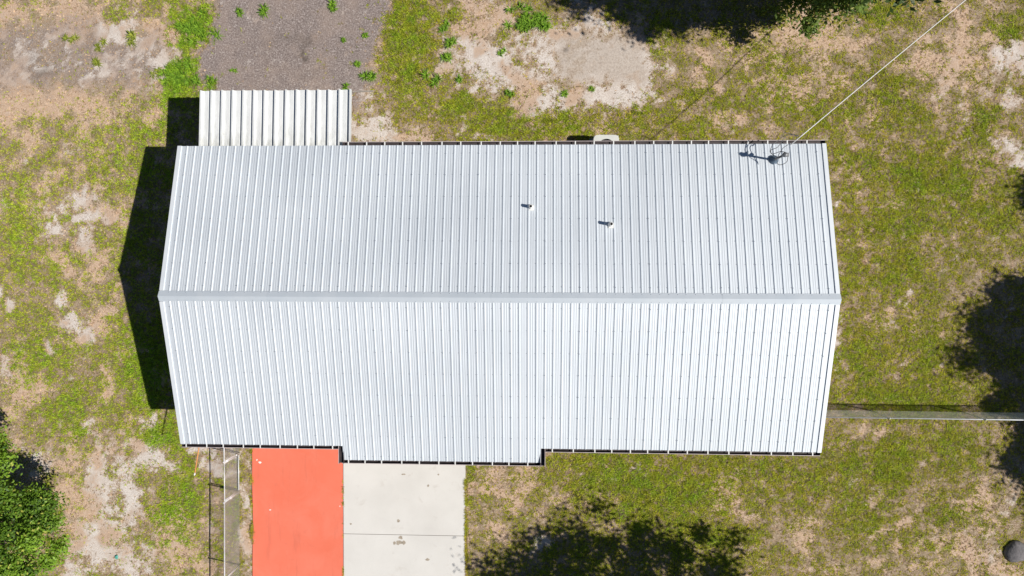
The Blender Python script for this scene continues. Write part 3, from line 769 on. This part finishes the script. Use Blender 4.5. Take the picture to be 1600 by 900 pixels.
for x in (PX0+.12, -6.7, -4.98):
    MB().box(x-ox, x-ox+.07, PY1-.215-oy, PY1-.145-oy, .05, pz(PY1)-.1405).build('post', MATS['white_paint'], pc)

# ------------------------------------------------------------------ air conditioner behind the house
ac = empty('air_conditioner', (3.22, 4.44, 0))
tag(ac, 'pale grey air conditioner with round dark fan, half hidden under the back eave', 'air conditioner')
MB().box(-.45, .45, -.43, .43, -.05, .06).build('base_pad', MATS['concrete_grey'], ac)
for (x, y) in ((-1, -1), (1, -1), (1, 1), (-1, 1)): MB().box(min(x*.37, x*.33), max(x*.37, x*.33), min(y*.37, y*.33), max(y*.37, y*.33), .06, .84).build('corner_post', MATS['unit_beige'], ac)
lv = MB()
for i in range(16):
    z = .09 + i*.046
    for s in (-1, 1):
        lv.box(-.329, .329, min(s*.36, s*.35), max(s*.36, s*.35), z, z+.03)
        lv.box(min(s*.36, s*.35), max(s*.36, s*.35), -.329, .329, z, z+.03)
lv.build('louvre', MATS['unit_beige'], ac)
MB().box(-.345, .345, -.345, .345, .07, .80).build('coil', MATS['fan_dark'], ac)
n = 48; v = []; f_ = []
for ring, (kind, z) in enumerate((('o', .845), ('o', .885), ('i', .895), ('i', .82))):
    for k in range(n):
        a = 2*math.pi*k/n; c, s = math.cos(a), math.sin(a)
        if kind == 'i': r_ = .265
        else:
            p_ = 7.0; r_ = .385 / ((abs(c)**p_ + abs(s)**p_)**(1/p_))
        v.append((c*r_, s*r_, z))
for i in range(3):
    for k in range(n): f_.append((i*n+k, i*n+(k+1) % n, (i+1)*n+(k+1) % n, (i+1)*n+k))
MB().add(v, f_).build('top_cover', MATS['unit_beige'], ac)
fan = MB().lathe((0, 0, .80), [(.264, .005), (.001, .005)], 32); fan.build('fan_well', MATS['hollow_shade'], ac)  # black disc painted for the shade below the fan
fb = MB()
for k in range(3):
    a = k*2.094 + .4
    fb.add([(.05*math.cos(a), .05*math.sin(a), .83), (.24*math.cos(a-.35), .24*math.sin(a-.35), .82), (.25*math.cos(a+.35), .25*math.sin(a+.35), .85)], [(0, 1, 2)])
fb.build('fan_blade', MATS['fan_dark'], ac)
gd = MB()
for k in range(8):
    a = k*math.pi/8
    gd.tube([(-.27*math.cos(a), -.27*math.sin(a), .893), (.27*math.cos(a), .27*math.sin(a), .893)], .003, 4)
for r_ in (.09, .15, .21):
    gd.tube([(r_*math.cos(i*.2618), r_*math.sin(i*.2618), .899) for i in range(25)], .0025, 4)
gd.build('fan_guard', MATS['mast_grey'], ac)

# ------------------------------------------------------------------ chain-link fences
def chain(mb, a, b, z0, z1, step=.078, r=.0028):
    """two families of straight diagonal wires between a and b"""
    a, b = Vector(a), Vector(b); L = (b - a).length; u = (b - a)/L; nrm = Vector((-u.y, u.x, 0))
    h = z1 - z0
    for fam in (1, -1):
        t = -h
        while t < L:
            s0, s1 = (t, t+h)
            za, zb = (z0, z1) if fam > 0 else (z1, z0)
            p0, p1 = s0, s1
            if p0 < 0: za = za + (zb - za)*(-p0)/h; p0 = 0
            if p1 > L:
                zb = zb - (zb - za)*(p1 - L)/max(p1 - p0, 1e-6); p1 = L
            if p1 - p0 > .01:
                P = a + u*p0 + nrm*fam*.003; Q = a + u*p1 + nrm*fam*.003
                mb.tube([(P.x, P.y, za), (Q.x, Q.y, zb)], r, 3, False)
            t += step
    return mb
def fence(label, a, b, posts, origin, H=1.1):
    o = empty('chain_link_fence', origin); tag(o, label, 'fence')
    A = Vector((*a, 0)) - Vector(origin); B = Vector((*b, 0)) - Vector(origin)
    for (x, y) in posts:
        p = MB().tube([(x-origin[0], y-origin[1], -.1), (x-origin[0], y-origin[1], H+.02)], .018, 10).build('post', MATS['galvanised'], o, True)
        MB().lathe((x-origin[0], y-origin[1], H+.021), [(.03, 0), (.028, .03), (.001, .055)], 10).build('cap', MATS['galvanised'], p, True)
    MB().tube([(A.x, A.y, H), (B.x, B.y, H)], .018, 10).build('top_rail', MATS['galvanised'], o, True)
    c = chain(MB(), A, B, .03, H-.03).build('chain_link_mesh', MATS['galvanised_wire'], o); c['kind'] = 'stuff'
    return o
FX = -8.51
fence('short chain-link fence run closing the gap between house and gate, under the eave', (FX, -3.87), (FX, -5.21), [(FX, -3.9), (FX, -5.235)], (FX, -4.5, 0))
fence('chain-link fence with galvanised rail running forward beside the red pad', (FX, -6.53), (FX-.05, -14.5), [(FX, -6.505), (FX-.02, -8.93), (FX-.035, -11.9), (FX-.05, -14.5)], (FX, -9.0, 0))
fence('long chain-link fence running out from the right gable wall across the lawn', (8.52, -3.63), (23.0, -3.66), [(8.75, -3.63), (11.62, -3.633), (14.40, -3.64), (17.2, -3.647), (20.0, -3.655), (22.8, -3.66)], (12, -3.64, 0))
gt = empty('fence_gate', (FX, -5.87, 0)); tag(gt, 'small chain-link walk gate in a tube frame beside the red pad', 'gate')
for (nm, p, q_) in (('top_rail', (0, .58, 1.09), (0, -.58, 1.09)), ('bottom_rail', (0, .58, .09), (0, -.58, .09)), ('side_rail', (0, .585, .07), (0, .585, 1.11)), ('side_rail', (0, -.585, .07), (0, -.585, 1.11))):
    MB().tube([p, q_], .0145, 10).build(nm, MATS['galvanised'], gt, True)
c = chain(MB(), (0, .57, 0), (0, -.57, 0), .11, 1.07).build('chain_link_mesh', MATS['galvanised_wire'], gt); c['kind'] = 'stuff'
MB().box(-.03, .03, -.66, -.60, .62, .70).build('latch', MATS['galvanised'], gt)
for z in (.25, .92): MB().tube([(0, .60, z), (0, .64, z)], .03, 8).build('hinge', MATS['galvanised'], gt)

# ------------------------------------------------------------------ trees
def tree(name, label, base, centre, rad, clumps, leaves, size, seed, cols, group=None, low=-.75, clump_r=.42, lobe=None):
    r = np.random.RandomState(seed)
    o = empty(name, base); tag(o, label, 'tree', group)
    C = np.array(centre) - np.array(base); Rd = np.array(rad)
    d = r.normal(size=(clumps, 3)); d /= np.linalg.norm(d, axis=1)[:, None]
    d[:, 2] = np.where(d[:, 2] < low, -d[:, 2], d[:, 2])
    rr_ = r.uniform(.35, 1.0, clumps)**.6
    P = C + d * Rd * rr_[:, None] * (.85 + .3*r.rand(clumps))[:, None]
    if lobe:                                    # a second, smaller head beside the main one
        k = int(clumps * lobe[2])
        P[:k] = np.array(lobe[0]) - np.array(base) + d[:k] * np.array(lobe[1]) * rr_[:k, None]
    m = MB()
    top = Vector((C[0], C[1], C[2]))
    m.tube(wig([(0, 0, -.2), (C[0]*.25+.05, C[1]*.25, C[2]*.35), (C[0]*.7, C[1]*.7-.04, C[2]*.7), top]), .05*Rd[0]+.05, 10, True, .05)
    for i in range(0, clumps, max(1, clumps//26)):
        s0 = Vector((C[0]*.6, C[1]*.6, C[2]*.55)).lerp(top, r.rand())
        e_ = Vector(P[i]); mid = s0.lerp(e_, .5) + Vector((0, 0, .18))
        m.tube(wig([s0, mid, e_], 4), .045, 6, False, .010)
    m.build('trunk', MATS['bark'], o, True)
    ci = r.randint(0, clumps, leaves)
    cr = clump_r * (.6 + .8*r.rand(clumps))
    off = r.normal(size=(leaves, 3)) * (cr[ci]*.55)[:, None] * np.array([1, 1, .7])
    pos = P[ci] + off
    nrm = off / (np.linalg.norm(off, axis=1)[:, None] + 1e-6) * .6 + r.normal(size=(leaves, 3))*.45 + np.array([0, 0, .75])
    nrm /= np.linalg.norm(nrm, axis=1)[:, None]
    t_ = r.normal(size=(leaves, 3)); t_ -= nrm*(t_*nrm).sum(1)[:, None]; t_ /= np.linalg.norm(t_, axis=1)[:, None]
    b_ = np.cross(nrm, t_)
    L = size * r.uniform(.65, 1.35, leaves)[:, None]; W = L * r.uniform(.38, .55, leaves)[:, None]
    v0 = pos - t_*L*.5; v2 = pos + t_*L*.5 - nrm*L*.12
    v1 = pos + b_*W*.5 + nrm*L*.07; v3 = pos - b_*W*.5 + nrm*L*.07
    V = np.stack([v0, v1, v2, v3], 1).reshape(-1, 3)
    tone = np.clip(r.rand(clumps)[ci]*.6 + r.rand(leaves)*.5, 0, 1)[:, None]
    c = np.array(cols[0])*(1-tone) + np.array(cols[1])*tone
    yl = r.rand(leaves) < .05
    c[yl] = np.array(cols[2])
    c = c * (.8 + .4*r.rand(leaves))[:, None]
    np_mesh('crown', V, 4, np.repeat(c, 4, 0), MATS['leaf'], o)
    return o
GREEN = ((.06, .135, .016), (.34, .52, .05), (.62, .64, .12))
DARK = ((.020, .045, .012), (.085, .14, .028), (.22, .21, .06))
tree('garden_tree', 'bright green leafy tree at the lower left edge beside bare sand', (-15.7, -7.2, 0), (-14.55, -7.15, 2.8), (1.75, 1.75, 1.4), 120, 62000, .10, 21, ((.03, .085, .010), (.25, .42, .036), (.50, .52, .10)), None, -.75, .31, ((-15.1, -4.95, 2.9), (1.25, 1.35, 1.2), .32))
tree('shade_tree', 'tall dark tree past the top edge that shades the sandy pad', (9.8, 10.2, 0), (9.5, 9.75, 5.5), (3.3, 2.5, 2.2), 130, 52000, .16, 22, DARK, 'trees behind the house')
tree('low_tree', 'low bushy green tree at the top edge beside the white cable', (9.3, 9.9, 0), (9.3, 9.5, 2.2), (2.0, 1.75, 1.7), 80, 34000, .12, 23, ((.035, .075, .014), (.20, .30, .045), (.36, .36, .09)), 'trees behind the house')
E5 = 'trees just outside the right edge that cast the lawn shadows'
tree('lawn_tree', 'broad tree off the right edge shading the lawn above the fence', (22.1, -2.7, 0), (22.0, -2.6, 5.0), (2.5, 2.6, 2.1), 110, 44000, .17, 24, GREEN, E5)
tree('lawn_tree', 'smaller tree off the right edge shading the lawn below the fence', (21.9, -6.3, 0), (21.7, -6.0, 4.4), (1.4, 1.9, 1.6), 70, 20000, .17, 25, GREEN, E5)
tree('lawn_tree', 'tree off the right edge whose shadow just touches the upper right lawn', (22.0, 2.2, 0), (21.9, 2.0, 4.6), (1.0, .8, 1.2), 40, 9000, .17, 26, GREEN, E5)
tree('front_tree', 'tree off the bottom edge casting a ragged shadow on the front lawn', (8.6, -10.9, 0), (8.1, -10.65, 5.0), (4.6, 2.8, 2.2), 150, 17000, .17, 27, GREEN, None, -.75, .50)

# ------------------------------------------------------------------ small things in the yard
def rock(c, r, seed):
    rk = random.Random(seed); m = MB(); n = 18; rings = 9
    ph = [rk.uniform(0, 6.28) for _ in range(6)]
    prof = []
    v = []
    for i in range(rings+1):
        th = math.pi*i/rings
        for k in range(n):
            a = 2*math.pi*k/n
            q_ = 1 + .10*math.sin(2*a+ph[0]) + .07*math.sin(3*a+ph[1]+th) + .05*math.sin(5*a+ph[2]+2*th) + .05*math.sin(4*th+ph[3])
            v.append((r[0]*q_*math.sin(th)*math.cos(a), r[1]*q_*math.sin(th)*math.sin(a), r[2]*math.cos(th)*(1 if th < 1.6 else .5) + r[2]*.25))
    f_ = [(i*n+k, (i+1)*n+k, (i+1)*n+(k+1) % n, i*n+(k+1) % n) for i in range(rings) for k in range(n)]
    o = m.add(v, f_).build('boulder', MATS['rock_grey'], None, True); o.location = c
    return o
tag(rock((16.15, -8.0, 0), (.37, .35, .20), 4), 'dark grey boulder at the lower right edge of the lawn', 'boulder')
tag(MB((-12.64, -8.76, 0)).add(irregular((-12.64, -8.76), .07, 11, 5, .03, .8) + irregular((-12.64, -8.76), .05, 11, 6, .055, .8), [tuple(range(11, 22))] + [(i, (i+1) % 11, 11+(i+1) % 11, 11+i) for i in range(11)]).build('plastic_scrap', MATS['teal_plastic']), 'small teal plastic scrap lying on the bare sand', 'scrap')
bpy.data.objects['plastic_scrap'].location = (-12.64, -8.76, 0)
bd = MB().box(-.33, .33, -.02, .02, 0, .035).build('wooden_board', MATS['weathered_board']); bd.location = (-4.43, 6.40, .02); bd.rotation_euler.z = .03
tag(bd, 'thin grey weathered board lying beside the corner of the patio cover', 'board')

def weed(name, label, x, y, r, n, seed, group=None, cols=((.10, .22, .02), (.30, .50, .045))):
    q_ = np.random.RandomState(seed)
    V = []; C = []
    m = max(1, n // 28)
    cx = q_.normal(0, r*.46, m) if m > 1 else np.zeros(1); cy = q_.normal(0, r*.32, m) if m > 1 else np.zeros(1)
    k = q_.randint(0, m, n)
    ang = q_.rand(n)*6.283
    ln = q_.uniform(.45, 1.0, n) * min(r, .26); wd = q_.uniform(.014, .026, n); el = q_.uniform(.10, .95, n)
    px, py = cx[k], cy[k]
    for i in range(n):
        dx, dy = math.cos(ang[i]), math.sin(ang[i]); h = math.sin(el[i])*ln[i]; e_ = math.cos(el[i])*ln[i]
        w_ = wd[i]/2
        a = (px[i]-dy*w_, py[i]+dx*w_, -.01); b = (px[i]+dy*w_, py[i]-dx*w_, -.01)
        mx, my = px[i]+dx*e_*.55, py[i]+dy*e_*.55
        c = (mx+dy*w_, my-dx*w_, h*.8); d = (mx-dy*w_, my+dx*w_, h*.8)
        tip = (px[i]+dx*e_*1.15, py[i]+dy*e_*1.15, h*.75)
        V += [a, b, c, a, c, d, d, c, tip]
        t_ = q_.rand(); col = np.array(cols[0])*(1-t_) + np.array(cols[1])*t_
        C += [col]*9
    o = np_mesh(name, np.array(V), 3, np.array(C), MATS['blade'])
    o.location = (x, y, .0); tag(o, label, 'weed', group)
    return o
weed('weed_clump', 'large bright green grass clump on the sandy pad below the tree shadow', .90, 8.58, .66, 760, 1)
weed('weed_clump', 'lush green grass clump between the gravel track and the gravel pad, upper one', -9.75, 8.48, .6, 480, 2)
weed('weed_clump', 'lush green grass clump just above the patio cover shadow', -10.35, 6.98, .66, 560, 3)
G1, G2, G3 = 'weed tufts on the gravel pad', 'weed tufts on the sandy ground', 'weed tufts on the gravel track'
YEL = ((.18, .24, .03), (.40, .44, .07))
WEEDS = [
    (-5.35, 9.15, .22, 'green weed tuft at the top edge of the gravel pad, right of its middle', G1, None),
    (-7.61, 9.01, .24, 'green weed tuft at the top edge of the gravel pad, left of its middle', G1, None),
    (-5.05, 7.99, .12, 'tiny weed tuft inside the right half of the gravel pad, leftmost of the pair', G1, None),
    (-4.33, 8.19, .13, 'tiny weed tuft on the upper right rim of the gravel pad', G1, None),
    (-4.27, 7.01, .26, 'largest weed tuft on the right rim of the gravel pad, above the patio cover corner', G1, None),
    (-4.62, 7.28, .16, 'weed tuft just up and left of the largest one on the gravel pad rim', G1, None),
    (-8.47, 8.94, .17, 'leftmost weed tuft at the top edge of the gravel pad', G1, None),
    (-8.62, 7.07, .11, 'tiny weed tuft on the gravel pad above the left end of the patio cover', G1, None),
    (-4.89, 6.51, .18, 'weed tuft touching the upper right corner of the patio cover', G1, None),
    (-9.3, 6.75, .2, 'dull green weed tuft at the upper left corner of the patio cover', G1, None),
    (-1.75, 8.42, .2, 'top one of three weed tufts in a column left of the sandy pad', G2, None),
    (-1.65, 7.94, .22, 'middle one of three weed tufts in a column left of the sandy pad', G2, None),
    (-1.71, 7.46, .22, 'bottom one of three weed tufts in a column left of the sandy pad', G2, None),
    (-2.16, 6.71, .26, 'broad weed tuft below the column of three, left of the sandy pad', G2, None),
    (-1.24, 6.81, .16, 'small weed tuft on the lower left of the sandy pad', G2, None),
    (.06, 7.64, .15, 'lone weed tuft on pale sand below the large grass clump', G2, None),
    (.27, 6.29, .17, 'round weed tuft at the bottom rim of the sandy pad', G2, None),
    (2.0, 6.35, .18, 'weed tuft between sand and lawn below the smooth part of the sandy pad', G2, None),
    (2.9, 6.45, .13, 'small weed tuft at the bottom rim of the sandy pad, rightmost', G2, None),
    (-11.1, 7.09, .2, 'yellowish weed tuft at the right end of the pale gravel track', G3, YEL),
    (-12.97, 7.97, .2, 'yellowish weed tuft just below the white sand on the gravel track', G3, YEL),
    (-13.1, 7.35, .2, 'lower yellowish weed tuft in the middle of the gravel track', G3, YEL),
    (-11.9, 8.15, .26, 'broad yellowish weed tuft right of the white sand on the gravel track', G3, YEL),
    (-13.9, 8.2, .2, 'yellowish weed tuft left of the white sand on the gravel track', G3, YEL)]
for i, (x, y, r_, lab, grp, cc) in enumerate(WEEDS):
    weed('weed_tuft', lab, x, y, r_, int(24 + r_*330), 40+i, grp, *((cc,) if cc else ()))
